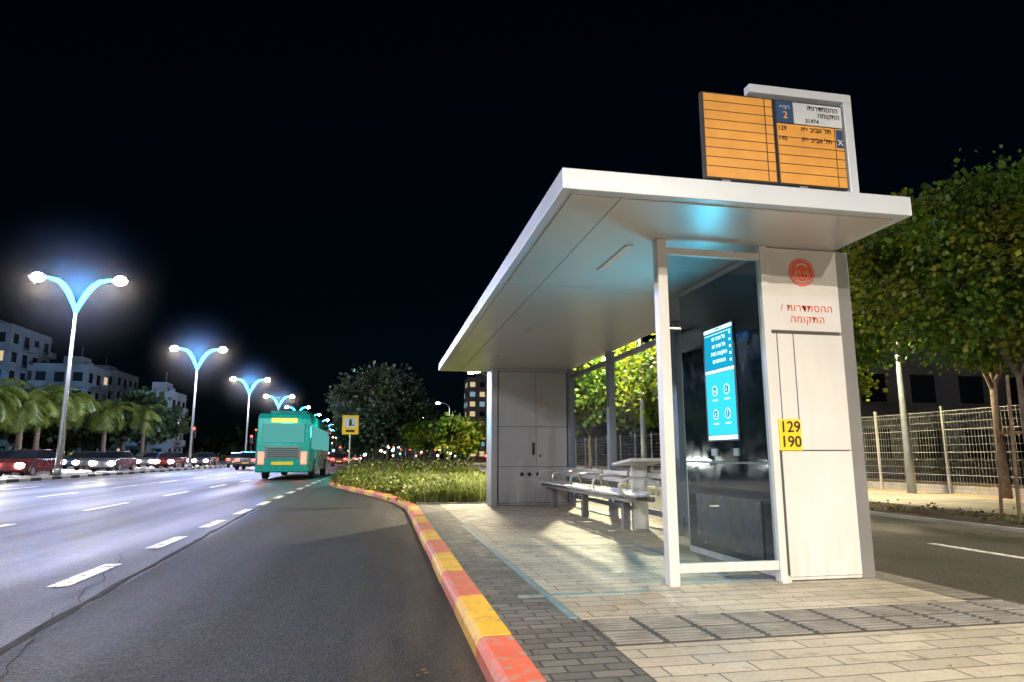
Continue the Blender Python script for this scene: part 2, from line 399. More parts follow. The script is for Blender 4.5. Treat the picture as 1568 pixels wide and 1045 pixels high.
tree('street_tree',9.75,13.8,2.2,3.7,1.95,2.1,1.35,75,230,.12,[mLeafY,mLeaf],13,.06,.54)
tree('street_tree',9.8,18.5,2.1,3.6,2.1,2.2,1.4,60,160,.16,[mLeafY,mLeaf],14,.08,.6,True)
tree('street_tree',9.9,24,2.0,3.9,2.2,2.2,1.5,50,120,.2,[mLeaf,mLeafY],15,.09,.7)
tree('street_tree',9.9,31,2.0,4.0,2.2,2.4,1.5,45,90,.26,[mLeaf,mLeafY],16,.09,.7)
tree('street_tree',14.6,13.5,2.6,5.4,2.6,2.6,2.1,60,150,.18,[mLeafD,mLeaf],17,.1,.75)
tree('street_tree',13.6,21,2.4,5.0,2.8,2.8,1.8,50,120,.24,[mLeafD,mLeaf],18,.12,.8)
tree('olive_tree',-.3,44,1.6,4.0,3.0,2.8,2.5,110,150,.24,[mOlive,mLeafD],21,.22,.8)
for i,(x,y,h) in enumerate(((3.4,30,1.9),(4.6,36,2.2),(2.6,41,2.2),(3.8,50,2.5),(2.8,58,2.7),(3.6,68,2.9),(2.4,80,3.1))):
    tree('small_tree',x,y,1.0,h,.95,.95,.8,26,80,.13+.002*y,[mLeaf,mLeafY],30+i,.045,.38)
for i,(x,y) in enumerate(((-1,92),(1,112),(-1.2,130))):
    tree('roadside_tree',x,y,2,4.5,2.6,2.6,2.2,30,70,.5,[mLeafD,mOlive],50+i,.15,.9)
R=random.Random(5)
b=MB()
for i in range(2100):
    y=14.6+17*R.random()**1.3; x=R.uniform(kx(y)+.1,4.2)
    if x<1.0-(y-14.6)*.04 and x<kx(y)+1.0: 
        if R.random()<.85: continue
    h=R.uniform(.28,.5)
    for k in range(15):
        a=R.uniform(0,2*math.pi); l=h*R.uniform(.6,1.15); s=R.uniform(.12,.5); w=.012+.0004*y
        p0=Vector((x+R.gauss(0,.05),y+R.gauss(0,.05),-.03)); d=Vector((math.cos(a),math.sin(a),0)); u=Vector((-d.y,d.x,0))*w
        p1=p0+d*l*s*.35+Vector((0,0,l*.65)); p2=p0+d*l*s*1.1+Vector((0,0,l*(1-.25*s)))
        b.face([p0-u,p0+u,p1+u*.8,p1-u*.8]); b.face([p1-u*.8,p1+u*.8,p2])
b.build('ornamental_grass',[mGrass])
b=MB()
for i in range(520):
    y=R.uniform(14.7,38); x=kx(y)+R.uniform(.12,1.2+.05*(y-14)); h=R.uniform(.15,.36)
    for k in range(55):
        q=Vector((R.gauss(0,.16),R.gauss(0,.16),abs(R.gauss(0,.5))*h)); leaf(b,Vector((x,y,0))+q,.07+.002*y*R.random(),0,Vector((q.x,q.y,.15)))
for i in range(200):
    y=R.uniform(26,42); x=R.uniform(-1.2,4.2); m=1 if R.random()<.12 else 0
    for k in range(60):
        q=Vector((R.gauss(0,.28),R.gauss(0,.28),abs(R.gauss(0,.3)))); leaf(b,Vector((x,y,0))+q,.12,m,Vector((q.x,q.y,.2)))
b.build('shrubs',[mShrub,mRust])
b=MB()
for i in range(170):
    y=R.uniform(4,60); x=R.uniform(8.9,10.4)
    for k in range(30):
        q=Vector((R.gauss(0,.2),R.gauss(0,.25),abs(R.gauss(0,.05)))); leaf(b,Vector((x,y,.0))+q,.06,m:=(1 if R.random()<.5 else 0))
b.build('verge_groundcover',[mShrub,mRust])
b=MB()
for i in range(260):
    y=R.uniform(10,160); x=R.uniform(-30.5,-28.8)
    for k in range(30):
        q=Vector((R.gauss(0,.35),R.gauss(0,.4),abs(R.gauss(0,.55)))); leaf(b,Vector((x,y,.0))+q,.35,0)
b.build('roadside_hedge',[mLeafD])
def palm(x,y,h,fl,seed):
    global R; R=random.Random(seed)
    g=group('palm_tree',(x,y,0)); t=MB(); t.tube([(0,0,-.1),(.05,0,h*.3),(0,.05,h*.7),(0,0,h)],[.3,.24,.2,.26],0,9); t.build('trunk',[mBark],g,smooth=True)
    b=MB()
    for i in range(36):
        a=2*math.pi*R.random(); el=R.uniform(-.4,1.3); d=Vector((math.cos(a),math.sin(a),0)); L=fl*R.uniform(.8,1.1)
        p=Vector((0,0,h)); n=14; ang=el
        for k in range(n):
            dd=d*math.cos(ang)+Vector((0,0,math.sin(ang))); q=p+dd*L/n; u=Vector((-d.y,d.x,0))
            b.face([p-u*.03,p+u*.03,q+u*.03,q-u*.03])
            if k>1:
                ll=L*.26*math.sin(math.pi*min(1,(k+1.5)/(n+1.5)))+.15
                for sgn in (-1,1):
                    for j in range(2):
                        o_=p.lerp(q,j/2); e=o_+u*sgn*ll*.85+dd*ll*.45+Vector((0,0,-ll*R.uniform(.25,.7)))
                        b.face([o_-dd*.06,o_+dd*.06,e])
            p=q; ang-=R.uniform(.1,.19)
    b.build('fronds',[mPalm],g)
for i,(x,y,h) in enumerate(((-29,61,5.4),(-30,52,4.9),(-29.6,70,6.4),(-30.5,82,6),(-29.4,47,4.4),(-30,66,6.0),(-31,96,6.6),(-29.2,56,5.6))):
    palm(x,y,h,3.3,70+i)
R=random.Random(9)
for i in range(9):
    x=R.uniform(-60,-34); y=R.uniform(100,112)
    tree('background_tree',x,y,3,R.uniform(5,7.5),4,4,2.9,26,60,.9,[mLeafD,mLeafD],90+i,.3,1.5); R=random.Random(900+i)
b=MB()
for i in range(1500):
    a=R.uniform(-.95,.75); r=R.uniform(230,300); c=Vector((math.sin(a)*r,math.cos(a)*r,abs(R.gauss(0,3.2))))
    if c.x>-16 and c.x<7: continue
    for k in range(7): leaf(b,c+Vector((R.gauss(0,3),R.gauss(0,2),R.gauss(0,1.3))),R.uniform(2,3.5),0,None,.7)
b.build('distant_trees',[mLeafD])

# ------------------------------------------------------------------ street lamps
hm,nt,o=newmat('lamp_halo_volume')  # scattering spheres added round the lamps to give them a halo
tc=N(nt,'ShaderNodeTexCoord'); ln=N(nt,'ShaderNodeVectorMath',operation='LENGTH'); nt.links.new(tc.outputs['Object'],ln.inputs[0])
fd=math_(nt,'POWER',maprange(nt,ln.outputs['Value'],0,5.2,1,0),2.6)
vs_=N(nt,'ShaderNodeVolumeScatter'); vs_.inputs['Color'].default_value=(1,1,1,1); nt.links.new(math_(nt,'MULTIPLY',fd,.009),vs_.inputs['Density']); nt.links.new(vs_.outputs[0],o.inputs['Volume'])
def median_lamp(x,y,power,blue,halo_sphere):
    g=group('double_arm_street_lamp',(x,y,0)); H=9.0; k=MB()
    k.tube([(0,0,-.1),(0,0,1.2),(0,0,H)],[.14,.12,.075],0,12); k.tube([(0,0,0),(0,0,.35)],.2,0,12)
    k.build('pole',[mPole],g,smooth=True)
    a=MB(); h=MB(); l=MB()
    for s in (-1,1):
        pts=[(0,0,H-.35),(s*.12,0,H+.05),(s*.42,0,H+.7),(s*.72,0,H+1.15),(s*1.05,0,H+1.42),(s*1.6,0,H+1.56)]
        a.tube(pts,[.08,.12,.15,.15,.13,.08],0,10)
        x0,x1=sorted((s*1.6,s*2.45)); h.box(x0,x1,-.2,.2,H+1.56,H+1.66)
        l.ell((s*2.05,0,H+1.54),.36,.27,.26)
    a.build('neon_arms',[mNeon],g,smooth=True); h.build('heads',[mPole],g,bevel=.02); l.build('lamps',[mHead],g,smooth=True)
    if power:
        for s in (-1,1): light('lamp_light','POINT',(s*2.05,0,H+1.15),power,(1,.85,.72),g,.12)
    if blue:
        light('neon_light','POINT',(0,0,H+1.3),blue,(.01,.28,1),g,.35)
    if halo_sphere:
        hz=MB(); hz.ell((0,0,0),5.2,5.2,5.2,0,24,14); o=hz.build('halo_sphere',[hm],g,smooth=True); o.location=(0,0,H+1.1)
for k in range(-2,12):
    y=38.9+24.5*k
    median_lamp(-16.5,y,3400 if k<4 else 0,7000 if 0<=k<4 else (2500 if k<0 else 0),0<=k<4)
def arm_lamp(x,y,power,s=-1,H=8.0,col=(1,.87,.68),n='street_lamp'):
    g=group(n,(x,y,0)); k=MB()
    k.tube([(0,0,-.1),(0,0,1.2),(0,0,H-.8),(s*.12,0,H-.3),(s*.5,0,H),(s*1.3,0,H+.12)],[.12,.1,.07,.06,.05,.045],0,10)
    k.build('pole',[mPole],g,smooth=True); h=MB(); x0,x1=sorted((s*1.2,s*1.95)); h.box(x0,x1,-.14,.14,H+.08,H+.18); h.build('head',[mPole],g,bevel=.02)
    r=.3 if H>5.5 else .15
    l=MB(); l.ell((s*1.6,0,H+.07),r,r*.7,r*.5); l.build('lamp',[mHeadR],g,smooth=True)
    if power: light('lamp_light','SPOT',(s*1.6,0,H-.14),power,col,g,.18,(s*1.7,0,0),162,.5)
arm_lamp(1.9,-9,19500,-1,8.2,(1,.87,.68))
arm_lamp(8.9,-11.5,17000,-1,8.0)
arm_lamp(9.0,22,15000,-1,7.6,(1,.85,.55))
for y in (56,90,124,158,195): arm_lamp(9.0,y,8000 if y<100 else 0,-1,8)
arm_lamp(4.2,84,3000,-1,7.7); arm_lamp(4.2,116,0,-1,7.7); arm_lamp(13.9,15.6,3600,-1,5.0,(1,.86,.55),'added_fill_lamp')  # the last one, by the fence, is added to light the back trees
arm_lamp(13.9,4.5,2600,-1,5.6,(1,.9,.6),'added_fill_lamp')  # added lamp out of view, lights the trees
arm_lamp(4.15,18.3,1300,-1,3.3,(1,.86,.55),'added_fill_lamp')  # added to brighten the planting bed, pole set behind the far cabinet

# ------------------------------------------------------------------ bus shelter
S=group('bus_shelter')
H=2.807; Y0=5.03; YB=13.55; YE=14.15; XL=2.22; XR=3.93
one('roof',lambda b:b.box(1.17,3.95,4.15,14.25,H+.012,H+.165,0),[mFascia],S,bevel=.006)
def soff(b):
    ys=[4.23,6.7,9.2,11.7,14.17]
    for a,c in zip(ys,ys[1:]):
        for x0,x1 in ((1.25,1.62),(1.62,3.87)):
            b.box(x0+.004,x1-.004,a+.004,c-.004,H-.0,H+.011,0)
one('soffit',soff,[mSoff],S)
one('soffit_light',lambda b:(b.box(2.03,2.10,5.2,6.0,H-.012,H-.001,0),b.box(2.045,2.085,5.22,5.98,H-.014,H-.0125,1)),[mCab,E('led_dim',(1,.95,.8),.3)],S)
one('soffit_light_rear',lambda b:(b.box(2.03,2.10,8.6,9.4,H-.012,H-.001,0),b.box(2.03,2.1,11.8,12.6,H-.012,H-.001,0)),[mCab],S)
one('front_post',lambda b:b.box(XL,XL+.085,Y0-.04,Y0+.06,0.005,H-.001),[mWhite],S,bevel=.006)
one('screen_frame',lambda b:(b.box(XL+.087,3.17,Y0-.02,Y0+.04,2.68,2.74),b.box(XL+.087,3.17,Y0-.02,Y0+.04,.1,.17),b.box(3.172,3.235,Y0-.03,Y0+.05,.005,H-.001),b.box(3.15,3.235,Y0-.08,Y0-.031,.005,.03)),[mWhite],S,bevel=.004)
one('screen_glass',lambda b:b.face([(XL+.09,Y0+.01,.17),(3.17,Y0+.01,.17),(3.17,Y0+.01,2.68),(XL+.09,Y0+.01,2.68)]),[mGl],S)
one('glass_clamps',lambda b:(b.box(XL+.087,XL+.2,Y0-.004,Y0+.005,2.04,2.055),b.box(2.6,2.68,Y0-.004,Y0+.003,.6,.61)),[mAlu],S)
one('near_cabinet',lambda b:(b.box(3.238,XR,Y0,6.75,.012,2.045,0),b.box(3.238,XR,Y0,6.75,2.055,H-.002,0)),[mWhite],S,bevel=.005)
def nface(b):
    yf=Y0-.012
    b.box(3.3,3.445,yf,Y0-.001,1.05,2.035); b.box(3.455,XR-.006,yf,Y0-.001,1.05,2.035); b.box(3.242,3.29,yf,Y0-.001,1.05,2.035)
    b.box(3.27,XR-.006,yf-.001,Y0-.001,.04,1.04)
    b.box(3.242,XR-.006,yf,Y0-.001,2.065,H-.01)
one('cabinet_face_panels',nface,[mWhite],S,bevel=.004)
one('cabinet_seam_backing',lambda b:b.box(3.25,XR-.02,Y0-.004,Y0-.0015,.05,H-.02),[mSeam],S)
one('rear_corner_column',lambda b:b.box(XR+.002,4.06,Y0+.005,Y0+.16,.005,H-.001),[mGreyP],S,bevel=.006)
one('display_bezel',lambda b:(b.box(3.218,3.236,5.16,6.7,.95,2.74),b.box(3.224,3.236,5.16,6.7,.08,.93)),[mDarkG],S,bevel=.003)
one('ticket_panel',lambda b:(b.box(3.2,3.217,5.6,5.68,1.0,1.07,1),b.box(3.2,3.217,6.0,6.1,1.0,1.07,1),b.box(3.214,3.2235,5.3,6.5,.14,.62,0)),[M('lower_panel',(.05,.055,.06),.25),mCab],S)
yf=Y0-.016
one('round_logo',lambda b:b.disc((3.575,yf,2.59),.125,'y',0,48,.006),[mRedO],S)
def face_logo(b):
    y=yf-.0045
    for k in range(40):
        a0=2*math.pi*k/40;a1=2*math.pi*(k+1)/40
        b.face([(3.575+math.cos(a)*r,y,2.59+math.sin(a)*r) for a,r in ((a0,.112),(a1,.112),(a1,.108),(a0,.108))])
    def e(cx,cz,rx,rz,a0=0,a1=360,t=.006):
        n=16
        for k in range(n):
            p=math.radians(a0+(a1-a0)*k/n);q=math.radians(a0+(a1-a0)*(k+1)/n)
            b.face([(3.575+cx+math.cos(p)*rx,y,2.59+cz+math.sin(p)*rz),(3.575+cx+math.cos(q)*rx,y,2.59+cz+math.sin(q)*rz),(3.575+cx+math.cos(q)*(rx-t),y,2.59+cz+math.sin(q)*(rz-t)),(3.575+cx+math.cos(p)*(rx-t),y,2.59+cz+math.sin(p)*(rz-t))])
    e(0,-.015,.06,.075,150,390,.005); e(-.025,-.005,.016,.012,0,360,.004); e(.03,-.005,.016,.012,0,360,.004); e(0,-.045,.026,.013,180,360,.004); e(0,.03,.065,.05,20,160,.014); e(0,-.06,.075,.035,200,340,.007)
    e(-.06,-.03,.014,.03,90,270,.004); e(.06,-.03,.014,.03,-90,90,.004)
one('logo_portrait',face_logo,[mSgW],S)
text('stop_name_line_1',"ההסתדרות /"[::-1],(3.6,yf+.001,2.265),.088,mRed,S,sp=1.12)
text('stop_name_line_2',"התקומה"[::-1],(3.6,yf+.001,2.165),.088,mRed,S,sp=1.12)
NP=group('route_number_plate')
one('plate',lambda b:b.box(3.25,3.455,yf-.004,yf+.0025,1.045,1.305),[mYel],NP,bevel=.002)
text('route_129','129',(3.352,yf-.009,1.237),.128,mBlack,NP,bold=.0015); text('route_190','190',(3.352,yf-.009,1.115),.128,mBlack,NP,bold=.0015)
def cols(b):
    for y in (8.25,10.95,13.42): b.box(3.84,3.96,y-.07,y+.07,.005,H-.002)
one('rear_columns',cols,[mCol],S,bevel=.006)
one('rear_rails',lambda b:[ (b.box(3.87,3.93,a,c,2.6,2.68),b.box(3.87,3.93,a,c,.16,.24)) for a,c in ((6.76,8.178),(8.322,10.878),(11.022,13.348))],[mCol],S,bevel=.004)
one('rear_glass',lambda b:[b.face([(3.9,c,.24),(3.9,a,.24),(3.9,a,2.6),(3.9,c,2.6)]) for a,c in ((6.76,8.178),(8.322,10.878),(11.022,13.348))],[mGlB],S)
def fcab(b):
    b.box(2.36,3.9,YB+.02,YE,.01,H-.002,0); b.box(XL,2.345,YB-.02,YE,.01,H-.002,0)
    y=YB; 
    for x0,x1 in ((2.375,3.165),(3.175,3.83)):
        b.box(x0,x1,y,YB+.019,1.605,H-.06,0)
    b.box(2.375,3.165,y,YB+.019,.785,1.595,0); b.box(3.175,3.83,y,YB+.019,.785,1.595,0); b.box(2.375,3.83,y,YB+.019,.06,.775,0)
    b.box(2.36,3.9,YB+.012,YB+.0195,.05,H-.05,1)
one('far_cabinet',fcab,[mCab,mSeam],S)
def fdet(b):
    b.box(3.08,3.13,YB-.03,YB-.001,1.02,1.28,0); b.box(3.24,3.27,YB-.02,YB-.001,.98,1.03,0)
    for x in (2.86,3.02,3.2): b.disc((x,YB-.012,.63),.04,'y',0,16,.022)
    b.box(2.8,3.3,YB-.008,YB-.001,.51,.535,1)
one('cabinet_fittings',fdet,[mBlack,mSgW],S)
D=group('digital_information_display')
mScr=E('screen_cyan',(.01,.3,.48),2.5); mScr2=E('screen_cyan_light',(.04,.5,.72),3.0); mScrW=E('screen_white',(.75,.97,1),3.6)
X=3.214
one('display_panel',lambda b:b.box(X-.004,X+.003,5.57,6.18,1.14,2.27,0),[mBlack],D)
def disp2(b):
    x=X-.005
    b.box(x-.001,x,5.6,6.15,1.84,2.21,0); b.box(x-.001,x,5.6,6.15,1.20,1.80,1); b.box(x-.001,x,5.6,6.15,2.215,2.25,2); b.box(x-.001,x,5.6,6.15,1.805,1.835,2); b.box(x-.001,x,5.6,6.15,1.155,1.195,2)
    for y in (5.75,5.98):
        for z in (1.63,1.4): b.disc((x-.003,y,z),.05,'x',2,24,.002); b.disc((x-.0045,y,z),.04,'x',0,24,.002)
        for z in (1.54,1.31): b.box(x-.002,x-.0012,y-.05,y+.05,z-.008,z+.006,2)
    for k in range(5):
        z=2.16-k*.065
        b.box(x-.002,x-.0012,5.63,5.66,z-.012,z+.012,2)
    b.box(x-.002,x-.0012,5.62,6.13,2.185,2.19,2)
one('display_image',disp2,[mScr,mScr2,mScrW],D)
for k,(t) in enumerate(("תל אביב יפו 129","תל אביב יפו 190","התקומה 31474","ההסתדרות")):
    text('display_text_%s'%'abcd'[k],t[::-1] if k==3 else t[:11][::-1],(X-.008,5.86,2.14-k*.075),.055,mScrW,D,rz=math.radians(-90))
for y,z,t in ((5.75,1.63,'i'),(5.98,1.63,'o'),(5.75,1.4,'?'),(5.98,1.4,'c')):
    text('display_icon',t,(X-.012,y,z),.07,mScrW,D,rz=math.radians(-90))
text('display_title',"ההסתדרות"[::-1],(X-.008,5.86,2.232),.035,mBlack,D,rz=math.radians(-90))
l=bpy.data.lights.new('display_glow','AREA'); l.energy=32; l.color=(.05,.65,.95); l.shape='RECTANGLE'; l.size=1.0; l.size_y=.5
lo=bpy.data.objects.new('display_glow',l); lo.location=(3.195,5.87,1.7); lo.rotation_euler=(0,math.radians(90),0); COL.objects.link(lo); lo.parent=D
B=group('bench')
def slats(b):
    for y0,y1 in ((8.45,9.6),(9.7,10.8),(10.9,12.0),(12.1,13.2)):
        for k in range(7):
            x=3.08+k*.075; z=.5+.012*(k-3)**2*.25-.01
            b.box(x,x+.058,y0,y1,z-.03,z,0)
        for k in range(2): b.box(3.66+k*.02,3.68+k*.02,y0,y1,.6+k*.1,.67+k*.1,0)
one('seat_slats',slats,[mAlu],B,bevel=.005)
def fr(b):
    b.box(3.2,3.27,8.4,13.25,.40,.459); b.box(3.5,3.57,8.4,13.25,.40,.459)
    for y in (9.0,10.9,12.9): b.box(3.33,3.43,y-.05,y+.05,.005,.4); b.box(3.2,3.57,y-.04,y+.04,.36,.399)
one('bench_frame',fr,[mGreyP],B,bevel=.004)
def arms(b):
    for y in (8.5,9.65,10.85,12.05,13.15):
        b.tube([(3.15,y,.48),(3.12,y,.6),(3.15,y,.68),(3.25,y,.71),(3.5,y,.71),(3.62,y,.66),(3.66,y,.55),(3.66,y,.48)],.018,0,8)
one('armrests',arms,[mAlu],B,smooth=True)
L=group('leaning_rest')
one('leg',lambda b:b.box(3.46,3.68,8.9,8.98,.005,.86),[mWhite],L,bevel=.006)
def ltop(b):
    n=len(b.v); b.v+=[(3.3,8.55,.93),(3.9,8.55,.93),(3.9,9.3,.86),(3.3,9.3,.86),(3.3,8.55,.97),(3.9,8.55,.97),(3.9,9.3,.9),(3.3,9.3,.9)]
    for q in ((0,3,2,1),(4,5,6,7),(0,1,5,4),(1,2,6,5),(2,3,7,6),(3,0,4,7)): b.f.append(tuple(n+i for i in q)); b.m.append(0)
one('top',ltop,[mWhite],L,bevel=.006)
G=group('bus_route_sign'); ys=4.30
Zt=2.75+1; Zb=2.07+1; 
one('bracket',lambda b:(b.box(2.71,3.6,ys-.04,ys+.04,Zt+.03,Zt+.10),b.box(3.525,3.6,ys-.04,ys+.04,H+.166,Zt+.029)),[mFascia],G,bevel=.005)
one('panel_backing',lambda b:(b.box(2.31,2.915,ys-.02,ys+.02,Zb-.02,Zt,0),b.box(2.92,3.52,ys-.02,ys+.02,Zb-.02,Zt+.0,0)),[mBlack],G)
one('timetable_faces',lambda b:(b.box(2.325,2.9,ys-.026,ys-.0205,Zb-.01,Zt-.012,0),b.box(2.935,3.51,ys-.026,ys-.0205,Zb-.01,Zt-.2,0)),[mOr],G)
def slines(b):
    y0,y1=ys-.028,ys-.0265
    for k in range(1,9): z=Zb+(Zt-Zb)*k/9; b.box(2.325,2.9,y0,y1,z-.0025,z+.0025)
    b.box(2.83,2.836,y0-.001,y0-.0001,Zb-.01,Zt-.012)
    for k in range(1,6): z=Zb+(Zt-Zb)*k/9*.98; b.box(2.935,3.51,y0,y1,z-.0025,z+.0025)
    b.box(3.43,3.435,y0-.001,y0-.0001,Zb-.01,Zt-.2)
one('timetable_lines',slines,[mBlack],G)
one('header_white',lambda b:b.box(3.085,3.51,ys-.026,ys-.0205,Zt-.19,Zt-.012),[mSgW],G)
one('header_blue',lambda b:(b.box(2.935,3.08,ys-.026,ys-.0205,Zt-.19,Zt-.012),b.box(3.445,3.505,ys-.029,ys-.0262,Zt-.36,Zt-.21)),[mBlueSg],G)
text('header_name_1',"ההסתדרות/"[::-1],(3.34,ys-.029,Zt-.05),.056,mBlack,G,bold=.0004); text('header_name_2',"התקומה"[::-1],(3.39,ys-.029,Zt-.105),.056,mBlack,G,bold=.0004); text('stop_code','31474',(3.24,ys-.029,Zt-.16),.048,mBlack,G,bold=.0004)
text('platform_no','2',(3.01,ys-.029,Zt-.13),.085,mOr,G,bold=.0008); text('platform_word',"רציף"[::-1],(3.01,ys-.029,Zt-.06),.045,mSgW,G)
for k,n in enumerate(('129','190')):
    text('route_no',n,(2.975,ys-.029,Zt-.24-.085*k),.052,mBlack,G,bold=.0004); text('route_dest',"תל אביב יפו"[::-1],(3.27,ys-.029,Zt-.235-.085*k),.056,mBlack,G,bold=.0006)
text('badge_x','X',(3.475,ys-.0315,Zt-.32),.065,mSgW,G,bold=.0008)
one('sign_feet',lambda b:(b.box(2.45,2.52,ys-.015,ys+.015,H+.166,Zb-.021),b.box(3.1,3.17,ys-.015,ys+.015,H+.166,Zb-.021)),[mGreyP],G)

# ------------------------------------------------------------------ fence
F=group('wire_mesh_fence')
b=MB(); y=-2
while y<60: b.box(14.97,15.03,y-.03,y+.03,0,2.35,0); y+=2.5
b.build('fence_posts',[mGalv],F)
b=MB(); y=-2
while y<60: b.box(14.955,14.959,y-.0025,y+.0025,.1,2.2,0); y+=.1 if y<32 else .3
for z in [.1+.2*k for k in range(11)]: b.box(14.96,14.965,-2,60,z-.003,z+.003,0)
for z in (.5,1.1,1.7,2.2):
    b.box(14.95,14.954,-2,60,z-.006,z+.006,0)
b.build('fence_mesh',[mWire],F)
slab('fence_wall',15.05,15.25,-2,60,-.1,.22,mConc)
# ------------------------------------------------------------------ buildings
mWallA=M('render_wall',(.24,.3,.32),.85,0,.2,.4); mWallB=M('stone_wall',(.2,.18,.16),.85,0,.15,.4); mWallC=M('school_wall',(.2,.2,.2),.85,0,.2,.4)
mWin=M('window_dark',(.02,.03,.035),.1); mWinL=E('window_lit',(1,.75,.42),.7); mWinC=E('window_cool',(.5,.85,1),.4)
def building(name,x,y,wx,wy,floors,fh,seed,wall,lit=.12,rz=0,bal=True):
    r=random.Random(seed); g=group(name,(x,y,-.1),rz); Hh=floors*fh
    b=MB(); b.box(-wx/2,wx/2,-wy/2,wy/2,0,Hh); b.box(-wx/2-.1,wx/2+.1,-wy/2-.1,wy/2+.1,Hh,Hh+.25); b.box(-wx/2,wx/2,-wy/2,-wy/2+.2,Hh+.25,Hh+1.0); b.box(-wx/2,-wx/2+.2,-wy/2+.2,wy/2,Hh+.25,Hh+1.0); b.box(wx/2-.2,wx/2,-wy/2+.2,wy/2,Hh+.25,Hh+1)
    b.box(-wx*.15,wx*.2,-1,wy*.3,Hh+.25,Hh+2.9); b.box(wx*.25,wx*.32,0,1.5,Hh+.25,Hh+1.9); b.tube([(wx*.1,1,Hh+2.8),(wx*.1,1,Hh+5)],.05,0,5)
    b.build('walls',[wall],g)
    w_=MB(); t=MB()
    def wins(n,fn):
        for fl in range(floors):
            for i in range(n):
                q=r.random(); m=1 if q<lit else (2 if q<lit*1.5 else 0); fn(i,fl*fh+1.0,fl*fh+fh-.5,m,fl)
    nx=int(wx/3); ny=int(wy/3)
    def front(i,z0,z1,m,fl):
        c=-wx/2+wx*(i+.5)/nx; w_.box(c-.8,c+.8,-wy/2-.02,-wy/2+.1,z0,z1,m); t.box(c-.95,c+.95,-wy/2-.12,-wy/2-.001,z0-.12,z0-.021)
        if bal and i%2==0: t.box(c-1.4,c+1.4,-wy/2-1.3,-wy/2-.13,z0-1.05,z0-.85); t.box(c-1.4,c+1.4,-wy/2-1.3,-wy/2-1.2,z0-.849,z0+.05)
    def side(i,z0,z1,m,fl):
        c=-wy/2+wy*(i+.5)/ny; w_.box(wx/2-.1,wx/2+.02,c-.8,c+.8,z0,z1,m); t.box(wx/2+.001,wx/2+.12,c-.95,c+.95,z0-.12,z0-.021)
        if bal and i%2==1: t.box(wx/2+.13,wx/2+1.3,c-1.4,c+1.4,z0-1.05,z0-.85); t.box(wx/2+1.2,wx/2+1.3,c-1.4,c+1.4,z0-.849,z0+.05)
    def sideL(i,z0,z1,m,fl):
        c=-wy/2+wy*(i+.5)/ny; w_.box(-wx/2-.02,-wx/2+.1,c-.8,c+.8,z0,z1,m)
    wins(nx,front); wins(ny,side); wins(ny,sideL)
    w_.build('windows',[mWin,mWinL,mWinC],g); t.build('balconies_and_sills',[wall],g)
building('apartment_building',-72,132,19,14,7,3.2,1,mWallA,.06)
building('apartment_building',-57,136,9,10,5,3.3,2,mWallA,.06)
building('apartment_building',-40.5,132,7,9,4,2.9,4,mWallA,.06)
building('apartment_building',-68,175,14,14,6,3.3,3,mWallA,.06)
building('apartment_tower',30,205,9,9,8,3.0,7,mWallB,.45,0,False)
building('school_building',32,37,13,9,2,3.1,8,mWallC,.03,0,False)
for x,y in ((-60,116),(-42,114)):
    light('building_fill_light','POINT',(x,y,8),1100,(.05,.5,1),None,.5)  # bare blue lights added to brighten and tint the apartment buildings

# ------------------------------------------------------------------ vehicles
def wheels(b,ys,hw,r,w):
    for y in ys:
        for s in (-1,1):
            x=s*hw; b.tube([(x-w/2*s,y,r),(x+w/2*s,y,r)],r,0,20); b.tube([(x+w/2*s,y,r),(x+w/2*s+.01*s,y,r)],r*.6,1,14)
def car(x,y,rz,col,hl=0,seed=0):
    g=group('car',(x,y,-.12),rz); m=M('car_paint',col,.25,.3,.03)
    b=MB(); b.prism([(-2.15,.28,.82),(-2.22,.5,.85),(-2.2,.85,.84),(-2.0,.98,.8),(1.0,.98,.83),(2.0,.78,.78),(2.2,.6,.76),(2.22,.35,.78),(2.1,.25,.78)],0)
    b.build('body',[m],g,bevel=.05)
    b=MB(); b.prism([(-1.95,.97,.74),(-1.45,1.38,.6),(-.9,1.47,.57),(.1,1.45,.57),(.95,.97,.74)],0); b.build('greenhouse',[mCarG],g,bevel=.03)
    b=MB(); b.prism([(-1.42,1.39,.61),(-.9,1.485,.585),(.1,1.465,.585),(.12,1.44,.585),(-.9,1.44,.6)],0); b.build('roof_skin',[m],g,bevel=.01)
    b=MB(); wheels(b,(-1.35,1.35),.78,.32,.2); b.build('wheels',[mWheel,mRim],g)
    b=MB()
    for s in (-1,1):
        x0,x1=sorted((s*.48,s*.82)); b.box(x0,x1,-2.26,-2.18,.7,.88,0); b.ell((s*.6,2.2,.62),.24,.12,.15,1,10,6)
    b.box(-.26,.26,-2.24,-2.215,.5,.61,2); b.build('lights_and_plate',[mTail,mHeadl,mYel],g)
    if hl: light('headlight_beam','SPOT',(0,2.4,.62),hl,(1,.93,.85),g,.12,(0,14,.1),75,.7)
cols_=((.05,.05,.06),(.08,.08,.09),(.1,.02,.02),(.03,.05,.1),(.12,.12,.13))
k=0
for x,y in ((-19.2,30),(-22.7,34),(-19.3,42),(-22.6,47),(-19.2,54),(-26,52),(-22.7,60),(-19.3,68),(-26.1,66),(-22.8,74),(-19.2,80),(-26,84),(-22.6,90),(-19.2,100)):
    car(x,y,math.pi,cols_[k%5],1800 if k%2==0 and y<70 else 0); k+=1
for x,y in ((-7.6,64),(-10.8,60),(-14,72),(-4.3,75),(-7.5,84),(-10.9,80),(-4.3,100),(-14,92),(-7.6,112),(-10.9,104),(-4.3,125),(-7.6,140)):
    car(x,y,0,cols_[k%5],500 if y<70 else 0); k+=1
U=group('city_bus',(-4.6,33.5,-.12)); mBus=M('bus_paint',(.01,.32,.29),.25,.1,.05); mBusW=E('bus_interior',(.2,.8,.75),.5)
